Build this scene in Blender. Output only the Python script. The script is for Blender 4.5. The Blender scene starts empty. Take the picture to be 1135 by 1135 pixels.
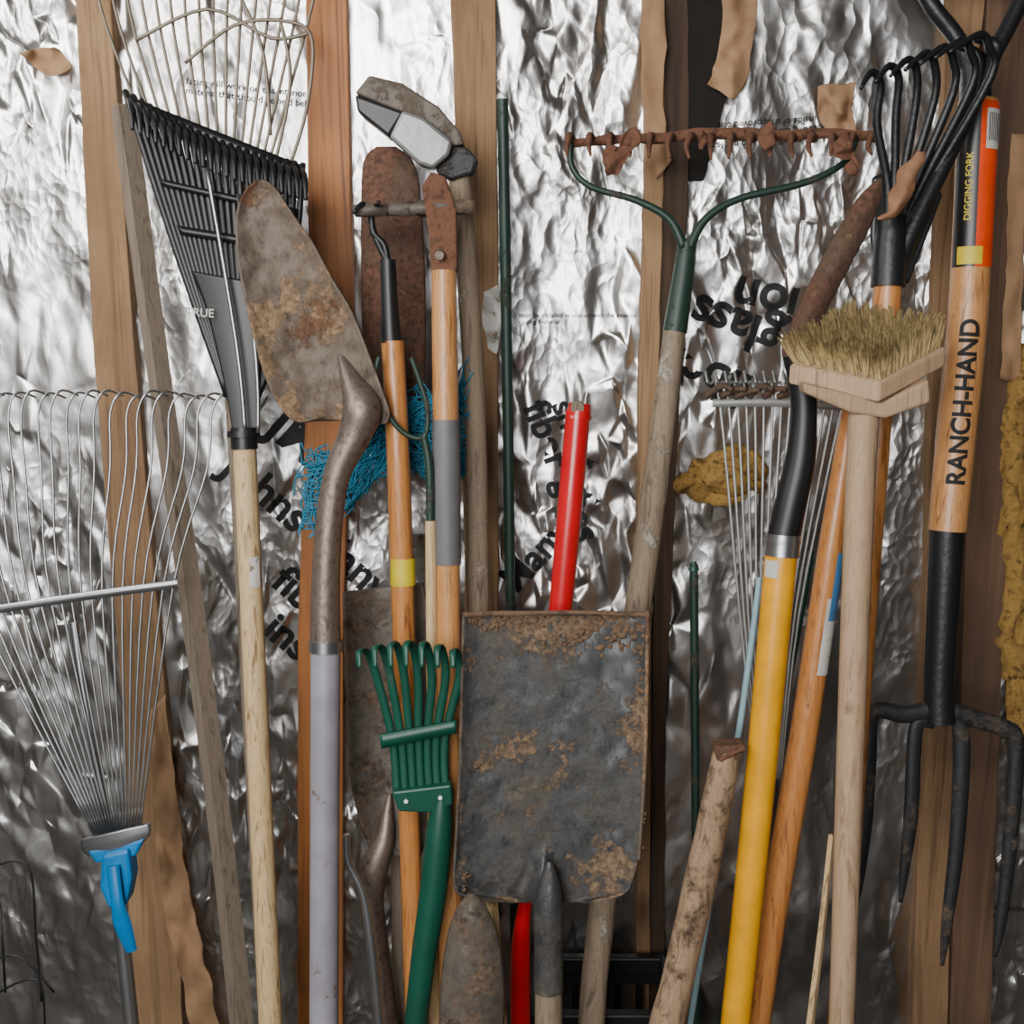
import bpy, bmesh, math, random
from mathutils import Vector, noise, Matrix
from mathutils.geometry import delaunay_2d_cdt
from mathutils.bvhtree import BVHTree
random.seed(7)
S=bpy.context.scene
# ---------------------------------------------------------------- survey frame
CAM=Vector((0,-1.85,1.5)); TH=math.radians(11); F=1.1429
UP=Vector((0,math.sin(TH),math.cos(TH))); FW=Vector((0,math.cos(TH),-math.sin(TH)))
def at(x,y,d):
    "world point for a surveyed wall position, d metres out from the wall"
    r=Vector((1,0,0))*((x-567.5)/1135)+UP*(-(y-567.5)/1135)+FW*F
    return CAM+r*((-d-CAM.y)/r.y)
def rad(w,d):
    return w*0.5*(1.85-d)/F/1135*1.0
def L(a,b): return lambda y:a+b*y/1135.0
# ---------------------------------------------------------------- materials
def srgb(c):
    return tuple(((v/255)/12.92 if v/255<=0.04045 else (((v/255)+0.055)/1.055)**2.4) for v in c)+(1,)
def mat(name,cols,scale=(20,20,20),rough=0.5,metal=0.0,bump=0.0,detail=8,dist=0.0,dirt=None,dirt_scale=9,dirt_lo=0.5,dirt_hi=0.62,metal_dirt=0.0,coat=0.0,bscale=None,dirt2=None,knots=None):
    m=bpy.data.materials.new(name); m.use_nodes=True
    nt=m.node_tree; N=nt.nodes; K=nt.links; b=N["Principled BSDF"]
    tc=N.new("ShaderNodeTexCoord"); mp=N.new("ShaderNodeMapping"); mp.inputs["Scale"].default_value=scale
    K.new(tc.outputs["Object"],mp.inputs["Vector"])
    nz=N.new("ShaderNodeTexNoise"); nz.inputs["Scale"].default_value=1; nz.inputs["Detail"].default_value=detail
    nz.inputs["Roughness"].default_value=0.65; nz.inputs["Distortion"].default_value=dist
    K.new(mp.outputs[0],nz.inputs["Vector"])
    cr=N.new("ShaderNodeValToRGB"); K.new(nz.outputs["Fac"],cr.inputs[0])
    el=cr.color_ramp.elements
    n=len(cols)
    while len(el)<n: el.new(0.5)
    for i,c in enumerate(cols):
        el[i].position=0.32+0.36*i/max(1,n-1); el[i].color=srgb(c)
    out=cr.outputs[0]
    b.inputs["Roughness"].default_value=rough; b.inputs["Metallic"].default_value=metal
    b.inputs["Coat Weight"].default_value=coat
    if knots:
        mk=N.new("ShaderNodeMapping"); mk.inputs["Scale"].default_value=(9,9,3.2); K.new(tc.outputs["Object"],mk.inputs["Vector"])
        vk=N.new("ShaderNodeTexVoronoi"); vk.inputs["Scale"].default_value=1; K.new(mk.outputs[0],vk.inputs["Vector"])
        rk=N.new("ShaderNodeMapRange"); rk.inputs[1].default_value=0.05; rk.inputs[2].default_value=0.16; rk.inputs[3].default_value=1; rk.inputs[4].default_value=0; K.new(vk.outputs["Distance"],rk.inputs[0])
        mx=N.new("ShaderNodeMix"); mx.data_type='RGBA'; K.new(rk.outputs[0],mx.inputs[0]); K.new(out,mx.inputs[6]); mx.inputs[7].default_value=srgb(knots); out=mx.outputs[2]
        ns=N.new("ShaderNodeTexNoise"); ns.inputs["Scale"].default_value=3.0; ns.inputs["Detail"].default_value=5; K.new(tc.outputs["Object"],ns.inputs["Vector"])
        rs=N.new("ShaderNodeMapRange"); rs.inputs[1].default_value=0.42; rs.inputs[2].default_value=0.65; rs.inputs[4].default_value=0.7; K.new(ns.outputs["Fac"],rs.inputs[0])
        mx=N.new("ShaderNodeMix"); mx.data_type='RGBA'; K.new(rs.outputs[0],mx.inputs[0]); K.new(out,mx.inputs[6]); mx.inputs[7].default_value=srgb(tuple(v*1.1 for v in knots)); out=mx.outputs[2]
    state={'met':None,'rgh':None}
    bumps=[]
    def layer(out,col,sc,lo,hi,seed):
        mo=N.new("ShaderNodeMapping"); mo.inputs["Location"].default_value=(seed,seed*1.7,seed*.3); K.new(tc.outputs["Object"],mo.inputs["Vector"])
        n2=N.new("ShaderNodeTexNoise"); n2.inputs["Scale"].default_value=sc; n2.inputs["Detail"].default_value=14; n2.inputs["Roughness"].default_value=0.74
        K.new(mo.outputs[0],n2.inputs["Vector"])
        mr=N.new("ShaderNodeMapRange"); mr.inputs[1].default_value=lo; mr.inputs[2].default_value=hi
        K.new(n2.outputs["Fac"],mr.inputs[0])
        mx=N.new("ShaderNodeMix"); mx.data_type='RGBA'
        K.new(mr.outputs[0],mx.inputs[0]); K.new(out,mx.inputs[6])
        n3=N.new("ShaderNodeTexNoise"); n3.inputs["Scale"].default_value=130; n3.inputs["Detail"].default_value=8; n3.inputs["Roughness"].default_value=0.7
        K.new(mo.outputs[0],n3.inputs["Vector"])
        c3=N.new("ShaderNodeValToRGB"); K.new(n3.outputs["Fac"],c3.inputs[0])
        c3.color_ramp.elements[0].position=0.35; c3.color_ramp.elements[1].position=0.65
        c3.color_ramp.elements[0].color=srgb(tuple(v*0.6 for v in col)); c3.color_ramp.elements[1].color=srgb(tuple(min(255,v*1.12) for v in col))
        K.new(c3.outputs[0],mx.inputs[7])
        m1=N.new("ShaderNodeMix"); K.new(mr.outputs[0],m1.inputs[0]); m1.inputs[2].default_value=metal; m1.inputs[3].default_value=metal_dirt
        if state['met']: K.new(state['met'],m1.inputs[2])
        state['met']=m1.outputs[0]
        m2=N.new("ShaderNodeMix"); K.new(mr.outputs[0],m2.inputs[0]); m2.inputs[2].default_value=rough; m2.inputs[3].default_value=0.9
        if state['rgh']: K.new(state['rgh'],m2.inputs[2])
        state['rgh']=m2.outputs[0]
        mm=N.new("ShaderNodeMath"); mm.operation='MULTIPLY_ADD'; K.new(n3.outputs["Fac"],mm.inputs[0]); K.new(mr.outputs[0],mm.inputs[1]); K.new(mr.outputs[0],mm.inputs[2])
        bumps.append(mm.outputs[0])
        return mx.outputs[2]
    if dirt: out=layer(out,dirt,dirt_scale,dirt_lo,dirt_hi,1.0)
    if dirt2: out=layer(out,dirt2[0],dirt2[1],dirt2[2],dirt2[3],5.0)
    if state['met']: K.new(state['met'],b.inputs["Metallic"]); K.new(state['rgh'],b.inputs["Roughness"])
    K.new(out,b.inputs["Base Color"])
    last=None
    if bump:
        src=nz.outputs["Fac"]
        if bscale:
            n4=N.new("ShaderNodeTexNoise"); n4.inputs["Scale"].default_value=bscale; n4.inputs["Detail"].default_value=8
            K.new(tc.outputs["Object"],n4.inputs["Vector"]); src=n4.outputs["Fac"]
        bp=N.new("ShaderNodeBump"); bp.inputs["Strength"].default_value=bump; bp.inputs["Distance"].default_value=0.004
        K.new(src,bp.inputs["Height"]); last=bp
    for s_ in bumps:
        bp=N.new("ShaderNodeBump"); bp.inputs["Strength"].default_value=0.5; bp.inputs["Distance"].default_value=0.0015
        K.new(s_,bp.inputs["Height"])
        if last: K.new(last.outputs[0],bp.inputs["Normal"])
        last=bp
    if last: K.new(last.outputs[0],b.inputs["Normal"])
    return m
def wood(name,cols,rough=0.55,coat=0.0,grain=(75,75,4),**k):
    return mat(name,cols,scale=grain,rough=rough,coat=coat,dist=1.0,bump=0.25,**k)
def plain(name,c,rough=0.4,metal=0.0,**k):
    return mat(name,[tuple(v*0.85 for v in c),c],scale=(14,14,14),rough=rough,metal=metal,**k)

M={}
M['stud']=wood('stud_pine',[(98,76,52),(158,126,92),(132,102,70)],rough=0.85,grain=(60,60,2.5),knots=(88,66,47))
M['stud_orange']=wood('stud_orange_pine',[(104,60,28),(182,116,60),(144,86,42)],rough=0.6,grain=(60,60,2),knots=(104,65,36))
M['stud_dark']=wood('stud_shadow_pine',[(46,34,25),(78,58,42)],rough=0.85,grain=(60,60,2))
M['gap_shade']=wood('painted_gap_shade',[(14,11,9),(26,20,16)],rough=0.95,grain=(60,60,2))  # near-black colour stands in for the shade inside an open recess
M['stud_red']=wood('stud_red_pine',[(76,57,44),(118,91,70)],rough=0.85,grain=(60,60,2),knots=(70,53,40))
M['weather']=wood('weathered_wood',[(72,64,54),(124,111,96),(100,89,76)],rough=0.85,grain=(120,120,5))
M['oldhandle']=wood('aged_ash_wood',[(80,69,56),(138,122,102),(110,96,79)],rough=0.75,grain=(110,110,5),dirt=(158,150,136),dirt_scale=24,dirt_lo=0.57,dirt_hi=0.6)
M['pale']=wood('pale_wood',[(108,80,46),(206,179,134),(176,147,102)],rough=0.6,grain=(150,150,7))
M['beech']=wood('beech_wood',[(128,103,80),(176,148,118),(152,126,99)],rough=0.65,grain=(90,90,4))
M['orange']=wood('varnished_orange_wood',[(118,68,32),(196,132,72),(164,101,50)],rough=0.35,coat=0.3,grain=(110,110,3.5))
M['ashlight']=wood('varnished_ash',[(120,74,40),(198,143,88),(170,114,66)],rough=0.4,coat=0.25,grain=(120,120,3.5))
M['oldwood2']=wood('dirty_wood_stub',[(92,72,54),(160,134,106),(130,104,80)],rough=0.85,grain=(100,100,6),dirt=(84,64,48),dirt_scale=20,dirt_lo=0.52,dirt_hi=0.62)
M['kraft']=mat('kraft_paper',[(130,101,74),(162,128,94)],scale=(12,12,12),rough=0.85,bump=0.4)
M['rust']=mat('rust',[(56,38,30),(112,75,55),(82,57,43)],scale=(60,60,60),rough=0.9,bump=0.8,metal=0.1)
M['rustblade']=mat('rusty_blade',[(70,60,52),(108,96,84),(88,77,67)],scale=(70,70,40),rough=0.65,metal=0.25,bump=0.4,dirt=(136,110,84),dirt_scale=7,dirt_lo=0.515,dirt_hi=0.555,dirt2=((102,70,48),11,0.535,0.60))
M['rustdark']=mat('dark_rusty_blade',[(58,47,40),(98,78,64),(74,60,52)],scale=(60,60,60),rough=0.75,metal=0.3,bump=0.4,dirt=(98,67,52),dirt_scale=8,dirt_lo=0.45,dirt_hi=0.55,dirt2=((134,108,82),11,0.56,0.62))
M['greyblade']=mat('grey_brown_blade',[(76,70,64),(106,98,89)],scale=(60,60,60),rough=0.6,metal=0.4,bump=0.3,dirt=(104,86,69),dirt_scale=8,dirt_lo=0.50,dirt_hi=0.57,dirt2=((66,53,44),14,0.55,0.6))
M['steel']=mat('worn_shovel_steel',[(54,56,58),(80,81,82),(66,67,68)],scale=(160,160,60),rough=0.45,metal=0.5,bump=0.1,dirt=(92,84,74),dirt_scale=4.5,dirt_lo=0.49,dirt_hi=0.60,dirt2=((122,101,79),7,0.545,0.575))
M['mud']=mat('dried_mud',[(66,51,40),(114,91,70),(88,68,53)],scale=(70,70,70),rough=0.95,bump=1.0)
M['socket']=mat('brown_steel_socket',[(82,73,66),(130,116,106),(104,93,84)],scale=(90,90,60),rough=0.42,metal=0.6,bump=0.25)
M['zinc']=plain('zinc_steel',(176,178,180),rough=0.3,metal=0.9)
M['dullzinc']=plain('dull_zinc_plate',(150,152,152),rough=0.5,metal=0.7,bump=0.3,bscale=60)
M['wire']=plain('galvanised_wire',(186,188,186),rough=0.4,metal=0.6)
M['wirebrown']=plain('tarnished_wire',(136,126,110),rough=0.5,metal=0.5)
M['alu']=plain('painted_grey_tube',(160,156,166),rough=0.4,metal=0.1,dirt=(120,96,76),dirt_scale=14,dirt_lo=0.62,dirt_hi=0.66)
M['black']=plain('black_plastic',(24,25,27),rough=0.42)
M['blackmetal']=plain('black_painted_steel',(32,33,36),rough=0.42,metal=0.2,bump=0.2,bscale=120)
M['forkmetal']=plain('dusty_black_steel',(46,46,48),rough=0.55,metal=0.3,bump=0.3,bscale=90,dirt=(88,75,62),dirt_scale=12,dirt_lo=0.53,dirt_hi=0.6)
M['blue']=plain('blue_plastic',(8,120,186),rough=0.35)
M['net']=plain('blue_twine',(44,130,162),rough=0.7)
M['green']=plain('green_painted_steel',(14,78,62),rough=0.42,dirt=(64,84,68),dirt_scale=20,dirt_lo=0.6,dirt_hi=0.66)
M['dgreen']=plain('dark_green_steel',(28,54,44),rough=0.5,dirt=(80,72,58),dirt_scale=16,dirt_lo=0.57,dirt_hi=0.63)
M['red']=plain('red_painted_tube',(206,12,28),rough=0.28,coat=0.4)
M['yellow']=plain('yellow_fiberglass',(244,172,8),rough=0.35,coat=0.3,dirt=(150,110,50),dirt_scale=24,dirt_lo=0.64,dirt_hi=0.68)
M['ylabel']=plain('yellow_label',(222,200,40),rough=0.5)
M['white']=plain('white_label',(208,206,200),rough=0.6,dirt=(150,130,110),dirt_scale=30,dirt_lo=0.58,dirt_hi=0.62)
M['lblue']=plain('light_blue_tube',(150,184,196),rough=0.4)
M['bluelab']=plain('blue_label',(70,130,180),rough=0.4)
M['orangelab']=plain('orange_label',(240,74,14),rough=0.35)
M['blacklab']=plain('black_label',(20,18,18),rough=0.35)
M['tape']=plain('grey_tape',(108,108,110),rough=0.55,bump=0.2)
M['ink']=plain('printed_ink',(14,15,17),rough=0.7)
M['bristle']=mat('straw_bristle',[(66,54,34),(186,162,110),(128,108,68)],scale=(260,260,30),rough=0.8)
M['insul']=mat('amber_insulation',[(72,52,24),(156,122,62),(114,86,40)],scale=(60,60,60),rough=0.95,bump=1.0)
M['leaf']=mat('dry_leaf',[(110,76,54),(160,118,86)],scale=(30,30,30),rough=0.8,bump=0.3)
M['concrete']=mat('dirt_floor',[(40,36,32),(66,60,53)],scale=(5,5,5),rough=0.95,bump=0.3)
M['shed']=wood('shed_boards',[(34,28,23),(60,49,40)],rough=0.9,grain=(30,30,2))

def foil_mat():
    m=bpy.data.materials.new('crinkled_foil'); m.use_nodes=True
    nt=m.node_tree;N=nt.nodes;K=nt.links;b=N["Principled BSDF"]
    tc=N.new("ShaderNodeTexCoord")
    nz=N.new("ShaderNodeTexNoise"); nz.inputs["Scale"].default_value=9; nz.inputs["Detail"].default_value=3
    K.new(tc.outputs["Object"],nz.inputs["Vector"])
    def vor(s,rot,seed,warp):
        mp=N.new("ShaderNodeMapping"); mp.inputs["Scale"].default_value=s; mp.inputs["Rotation"].default_value=(0,rot,0); mp.inputs["Location"].default_value=(seed,0,seed*2); K.new(tc.outputs["Object"],mp.inputs["Vector"])
        ad=N.new("ShaderNodeVectorMath"); ad.operation='MULTIPLY_ADD'
        K.new(nz.outputs["Color"],ad.inputs[0]); ad.inputs[1].default_value=(warp,warp,warp); K.new(mp.outputs[0],ad.inputs[2])
        v=N.new("ShaderNodeTexVoronoi"); v.inputs["Scale"].default_value=1; v.feature='F1'; v.distance='EUCLIDEAN'
        K.new(ad.outputs[0],v.inputs["Vector"]); return v.outputs["Distance"]
    def mask(sc,lo,hi,a,c,seed):
        mo=N.new("ShaderNodeMapping"); mo.inputs["Location"].default_value=(seed,seed,seed); K.new(tc.outputs["Object"],mo.inputs["Vector"])
        am=N.new("ShaderNodeTexNoise"); am.inputs["Scale"].default_value=sc; am.inputs["Detail"].default_value=2; K.new(mo.outputs[0],am.inputs["Vector"])
        mr=N.new("ShaderNodeMapRange"); mr.inputs[1].default_value=lo; mr.inputs[2].default_value=hi; mr.inputs[3].default_value=a; mr.inputs[4].default_value=c; K.new(am.outputs["Fac"],mr.inputs[0]); return mr.outputs[0]
    last=None
    for V,msk,dist in ((vor((34,34,12),-0.25,4,3),mask(4,.45,.6,.1,.7,7),0.005),(vor((80,80,44),0.6,9,4),mask(3.2,.46,.62,.05,.65,3),0.0026)):
        bp=N.new("ShaderNodeBump"); bp.inputs["Distance"].default_value=dist; K.new(msk,bp.inputs["Strength"]); K.new(V,bp.inputs["Height"])
        if last: K.new(last.outputs[0],bp.inputs["Normal"])
        last=bp
    K.new(last.outputs[0],b.inputs["Normal"])
    n2=N.new("ShaderNodeTexNoise"); n2.inputs["Scale"].default_value=4; n2.inputs["Detail"].default_value=6; K.new(tc.outputs["Object"],n2.inputs["Vector"])
    cr=N.new("ShaderNodeValToRGB"); K.new(n2.outputs["Fac"],cr.inputs[0])
    cr.color_ramp.elements[0].position=0.3; cr.color_ramp.elements[0].color=(0.54,0.525,0.51,1)
    cr.color_ramp.elements[1].position=0.6; cr.color_ramp.elements[1].color=(0.80,0.795,0.785,1)
    K.new(cr.outputs[0],b.inputs["Base Color"])
    b.inputs["Metallic"].default_value=1; b.inputs["Roughness"].default_value=0.33
    return m
M['foil']=foil_mat()
# ---------------------------------------------------------------- builders
def empty(name,loc=(0,0,0)):
    e=bpy.data.objects.new(name,None); S.collection.objects.link(e); e.empty_display_size=0.05
    return e
def finish(me,name,m,parent=None,smooth=True):
    o=bpy.data.objects.new(name,me); S.collection.objects.link(o)
    if m is not None: me.materials.append(m)
    if smooth:
        for p in me.polygons: p.use_smooth=True
    if parent: o.parent=parent
    return o
def cr(P,k=6):
    if len(P)<3: return P
    out=[]
    for i in range(len(P)-1):
        p0=P[max(0,i-1)];p1=P[i];p2=P[i+1];p3=P[min(len(P)-1,i+2)]
        for j in range(k):
            t=j/k
            out.append([0.5*((2*b)+(-a+c)*t+(2*a-5*b+4*c-e)*t*t+(-a+3*b-3*c+e)*t**3) for a,b,c,e in zip(p0,p1,p2,p3)])
    out.append(list(P[-1])); return out
def addtube(bm,pts,rs,n=16,flat=1.0,wob=0.0):
    V=[Vector(p) for p in pts]; rings=[]; n1=None
    for i,p in enumerate(V):
        t=(V[min(i+1,len(V)-1)]-V[max(i-1,0)]).normalized()
        if n1 is None:
            n1=t.cross(Vector((0,1,0)))
            if n1.length<0.2: n1=Vector((1,0,0))-t*t.x
        n1=(n1-t*t.dot(n1)).normalized(); n2=t.cross(n1)
        r=rs[i]
        ring=[]
        for k in range(n):
            a=2*math.pi*k/n
            rr=r*(1+(wob*noise.noise(Vector((p.x*30+math.cos(a),p.z*12,math.sin(a)))) if wob else 0))
            ring.append(bm.verts.new(p+n1*math.cos(a)*rr+n2*math.sin(a)*rr*flat))
        rings.append(ring)
    for a,b in zip(rings,rings[1:]):
        for k in range(n):
            bm.faces.new((a[k],a[(k+1)%n],b[(k+1)%n],b[k]))
    bm.faces.new(rings[0]); bm.faces.new(rings[-1][::-1])
def tube(name,P,m,parent,D=None,n=16,flat=1.0,floor=False,smooth_path=True,wob=0.0):
    Q=[]
    for p in P:
        d=p[3] if len(p)>3 else D(p[1])
        v=at(p[0],p[1],d); Q.append([v.x,v.y,v.z,rad(p[2],d)])
    if floor:
        a=Vector(Q[-2][:3]);b=Vector(Q[-1][:3]); dr=b-a; t=(b.z-0.004)/(-dr.z); c=b+dr*t
        if smooth_path and len(Q)>2: Q=cr(Q)
        m_=[b.lerp(c,0.5)]
        Q=Q+[[m_[0].x,m_[0].y,m_[0].z,Q[-1][3]],[c.x,c.y,c.z,Q[-1][3]]]
    elif smooth_path: Q=cr(Q)
    if wob and len(Q)<6:
        Q2=[]
        for a,b in zip(Q,Q[1:]):
            for j in range(20): Q2.append([x+(y-x)*j/20 for x,y in zip(a,b)])
        Q2.append(Q[-1]); Q=Q2
    bm=bmesh.new(); addtube(bm,[q[:3] for q in Q],[q[3] for q in Q],n,flat,wob)
    bmesh.ops.recalc_face_normals(bm,faces=bm.faces)
    me=bpy.data.meshes.new(name); bm.to_mesh(me); bm.free()
    o=finish(me,name,m,parent)
    md=o.modifiers.new('es','EDGE_SPLIT'); md.split_angle=math.radians(50)
    return o
def tubes(name,LP,m,parent,D=None,n=8,flat=1.0,smooth_path=True):
    bm=bmesh.new()
    for P in LP:
        Q=[]
        for p in P:
            d=p[3] if len(p)>3 else D(p[1])
            v=at(p[0],p[1],d); Q.append([v.x,v.y,v.z,rad(p[2],d)])
        if smooth_path: Q=cr(Q,5)
        addtube(bm,[q[:3] for q in Q],[q[3] for q in Q],n,flat)
    bmesh.ops.recalc_face_normals(bm,faces=bm.faces)
    me=bpy.data.meshes.new(name); bm.to_mesh(me); bm.free()
    return finish(me,name,m,parent)
def surf(name,rows,m,parent,D=None,nu=24,k=6,th=0.0025,bulge=0.0,rough=0.0,prof=None):
    R=cr([list(r) for r in rows],k)
    bm=bmesh.new(); g=[]
    nr=len(R)
    for j,r in enumerate(R):
        line=[]
        wd=min(1.0,(r[2]-r[0])/max(1,max(q[2]-q[0] for q in R)))
        for i in range(nu+1):
            u=i/nu
            x=r[0]+(r[2]-r[0])*u; y=r[1]+(r[3]-r[1])*u
            d=D(y)+bulge*wd*(1-(2*u-1)**2)
            if prof: d+=prof(u,j/(nr-1))
            if rough: d+=rough*noise.noise(Vector((x*0.05,y*0.05,3)))
            line.append(bm.verts.new(at(x,y,d)))
        g.append(line)
    for a,b in zip(g,g[1:]):
        for i in range(nu):
            bm.faces.new((a[i],a[i+1],b[i+1],b[i]))
    bmesh.ops.recalc_face_normals(bm,faces=bm.faces)
    me=bpy.data.meshes.new(name); bm.to_mesh(me); bm.free()
    o=finish(me,name,m,parent)
    if th:
        s=o.modifiers.new('th','SOLIDIFY'); s.thickness=th; s.offset=0
    return o
def plate(name,out,m,parent,D,th=0.01,bevel=0.002):
    bm=bmesh.new()
    vs=[bm.verts.new(at(p[0],p[1],p[2] if len(p)>2 else D(p[1]))) for p in out]
    f=bm.faces.new(vs)
    r=bmesh.ops.extrude_face_region(bm,geom=[f])
    for v in r['geom']:
        if isinstance(v,bmesh.types.BMVert): v.co.y+=th
    bmesh.ops.recalc_face_normals(bm,faces=bm.faces)
    me=bpy.data.meshes.new(name); bm.to_mesh(me); bm.free()
    o=finish(me,name,m,parent,smooth=False)
    if bevel:
        b=o.modifiers.new('bv','BEVEL'); b.width=bevel; b.segments=2
    return o
def frame_of(P0,P1,D):
    A=at(P0[0],P0[1],D(P0[1])); B=at(P1[0],P1[1],D(P1[1]))
    ax=(B-A).normalized(); n1=ax.cross(Vector((0,1,0))).normalized()
    if n1.x<0: n1=-n1
    n2=n1.cross(ax)
    if n2.y>0: n2=-n2
    return A,B,ax,n1,n2
def label(name,P0,P1,w,t0,t1,a0,a1,D,m,parent):
    A,B,ax,n1,n2=frame_of(P0,P1,D)
    bm=bmesh.new(); g=[]
    for j in range(2):
        t=(t0,t1)[j]; c=A.lerp(B,t); yy=P0[1]+(P1[1]-P0[1])*t; r=rad(w,D(yy))+0.0012
        g.append([bm.verts.new(c+(n1*math.sin(math.radians(a0+(a1-a0)*i/16))+n2*math.cos(math.radians(a0+(a1-a0)*i/16)))*r) for i in range(17)])
    for i in range(16): bm.faces.new((g[0][i],g[0][i+1],g[1][i+1],g[1][i]))
    me=bpy.data.meshes.new(name); bm.to_mesh(me); bm.free()
    return finish(me,name,m,parent)
def glyphs(name,s,size,off=0.012,fine=0.007):
    cu=bpy.data.curves.new(name,'FONT'); cu.body=s; cu.size=size; cu.offset=size*off
    o=bpy.data.objects.new(name+'_tmp',cu); S.collection.objects.link(o)
    bpy.context.view_layer.update()
    me=bpy.data.meshes.new_from_object(o.evaluated_get(bpy.context.evaluated_depsgraph_get()))
    bpy.data.objects.remove(o)
    bm=bmesh.new(); bm.from_mesh(me)
    bmesh.ops.triangulate(bm,faces=bm.faces)
    for _ in range(3):
        bmesh.ops.subdivide_edges(bm,edges=[e for e in bm.edges if e.calc_length()>fine],cuts=1)
        bmesh.ops.triangulate(bm,faces=bm.faces)
    return bm
def text(name,s,x,y,size,ang,m,parent,depth,mirror=False,off=0.012):
    bm=glyphs(name,s,size,off)
    c=at(x,y,0.03); a=math.radians(ang)
    for v in bm.verts:
        lx,lz=v.co.x*(-1 if mirror else 1),v.co.y
        X=c.x+lx*math.cos(a)-lz*math.sin(a); Z=c.z+lx*math.sin(a)+lz*math.cos(a)
        v.co=Vector((X,-depth(X,Z),Z))
    me2=bpy.data.meshes.new(name); bm.to_mesh(me2); bm.free()
    return finish(me2,name,m,parent,smooth=False)
def htext(name,s,P0,P1,w,t,side,size,D,m,parent,extra=0.0015,off=0.012):
    "lettering running up along a straight round handle"
    bm=glyphs(name,s,size,off)
    A,B,ax,n1,n2=frame_of(P0,P1,D)
    c=A.lerp(B,t); r=rad(w,D(P0[1]+(P1[1]-P0[1])*t))
    for v in bm.verts:
        ang=side-v.co.y/r
        v.co=c-ax*v.co.x+(n1*math.sin(ang)+n2*math.cos(ang))*(r+extra)
    me2=bpy.data.meshes.new(name); bm.to_mesh(me2); bm.free()
    return finish(me2,name,m,parent,smooth=False)
# ---------------------------------------------------------------- foil wall: crumpled facets on broad folds
foilE=empty('foil_faced_insulation')
def build_foil():
    rnd=random.Random(21)
    x0,x1,z0,z1=-1.05,1.05,0.0,2.35
    pts=[]
    dx,dz=0.029,0.058
    nx=int((x1-x0)/dx); nz=int((z1-z0)/dz)
    for j in range(nz+1):
        for i in range(nx+1):
            x=x0+(x1-x0)*i/nx; z=z0+(z1-z0)*j/nz
            edge=(i in (0,nx)) or (j in (0,nz))
            if not edge:
                x+=rnd.uniform(-.48,.48)*dx; z+=rnd.uniform(-.48,.48)*dz
            pts.append((x,z))
            m=noise.noise(Vector((x*3,11,z*2.4)))
            if not edge and m>0.03:
                for _ in range(1 if m<.2 else 3):
                    pts.append((x+rnd.uniform(-.5,.5)*dx,z+rnd.uniform(-.5,.5)*dz))
    vs=[Vector(((p[0]),(p[1]*0.5+0.06*p[0]))) for p in pts]
    r=delaunay_2d_cdt(vs,[],[],0,0.0004)
    V2,Fc=r[0],r[2]
    verts=[]
    for v in V2:
        x=v.x; z=(v.y-0.06*x)*2
        wx=noise.noise(Vector((x*1.7,7,z*1.7)))*0.15
        a=noise.noise(Vector(((x+wx)*4.2,1,z*1.2)))
        rr=1-abs(noise.noise(Vector(((x+wx)*9,2,z*2))))*2
        amp=0.5+1.0*max(0,min(1,0.5+1.8*noise.noise(Vector((x*2.4,33,z*2.1)))))
        verts.append((x,-(0.014+0.014*a+0.009*rr+amp*rnd.uniform(-.0052,.0052)),z))
    me=bpy.data.meshes.new('foil_sheet'); me.from_pydata(verts,[],[tuple(f) for f in Fc])
    o=finish(me,'foil_sheet',M['foil'],foilE)
    s=o.modifiers.new('s','SUBSURF'); s.subdivision_type='SIMPLE'; s.levels=s.render_levels=2
    c=o.modifiers.new('c','SMOOTH'); c.factor=0.5; c.iterations=2
    bpy.context.view_layer.update()
    m2=bpy.data.meshes.new_from_object(o.evaluated_get(bpy.context.evaluated_depsgraph_get()))
    o.modifiers.clear(); o.data=m2
    for v in m2.vertices:
        q=v.co
        q.y-=0.0016*(1-abs(noise.noise(Vector((q.x*34+q.z*9,3,q.z*17))))*2)+0.0012*noise.noise(Vector((q.x*60,3,q.z*40)))
    for p in m2.polygons: p.use_smooth=True
    bm=bmesh.new(); bm.from_mesh(m2)
    if sum(f.normal.y for f in list(bm.faces)[:200])>0: bmesh.ops.reverse_faces(bm,faces=bm.faces); bm.to_mesh(m2)
    t=BVHTree.FromBMesh(bm); bm.free()
    return t
bvh=build_foil()
def fd(x,z):
    best=0.0
    for ox,oz in ((0,0),(.003,0),(-.003,0),(0,.003),(0,-.003)):
        hit=bvh.ray_cast(Vector((x+ox,-0.5,z+oz)),Vector((0,1,0)))
        if hit[0] is not None: best=max(best,-hit[0].y)
    return best+0.0016
def box(name,x0,x1,y0,y1,z0,z1,m,parent=None,bevel=0.0):
    me=bpy.data.meshes.new(name)
    v=[(x,y,z) for x in (x0,x1) for y in (y0,y1) for z in (z0,z1)]
    me.from_pydata(v,[],[(0,1,3,2),(4,6,7,5),(0,4,5,1),(2,3,7,6),(0,2,6,4),(1,5,7,3)])
    o=finish(me,name,m,parent,smooth=False)
    if bevel:
        b=o.modifiers.new('bv','BEVEL'); b.width=bevel; b.segments=2
    return o
box('wall_back',-1.6,1.6,0.04,0.09,0,2.6,M['shed'])
box('wall_left',-1.65,-1.6,-3.6,0.09,0,2.6,M['shed'])
box('wall_right',1.6,1.65,-3.6,0.09,0,2.6,M['shed'])
box('floor',-1.65,1.65,-3.6,0.09,-0.05,0,M['concrete'])
box('ceiling',-1.65,1.65,-3.6,0.09,2.6,2.65,M['shed'])
wf=empty('added_front_wall')  # unseen wall, added and shaped to keep the lower foil dark
box('lower_boards',-1.65,1.65,-3.65,-3.6,0,1.05,M['shed'],wf)
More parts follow.
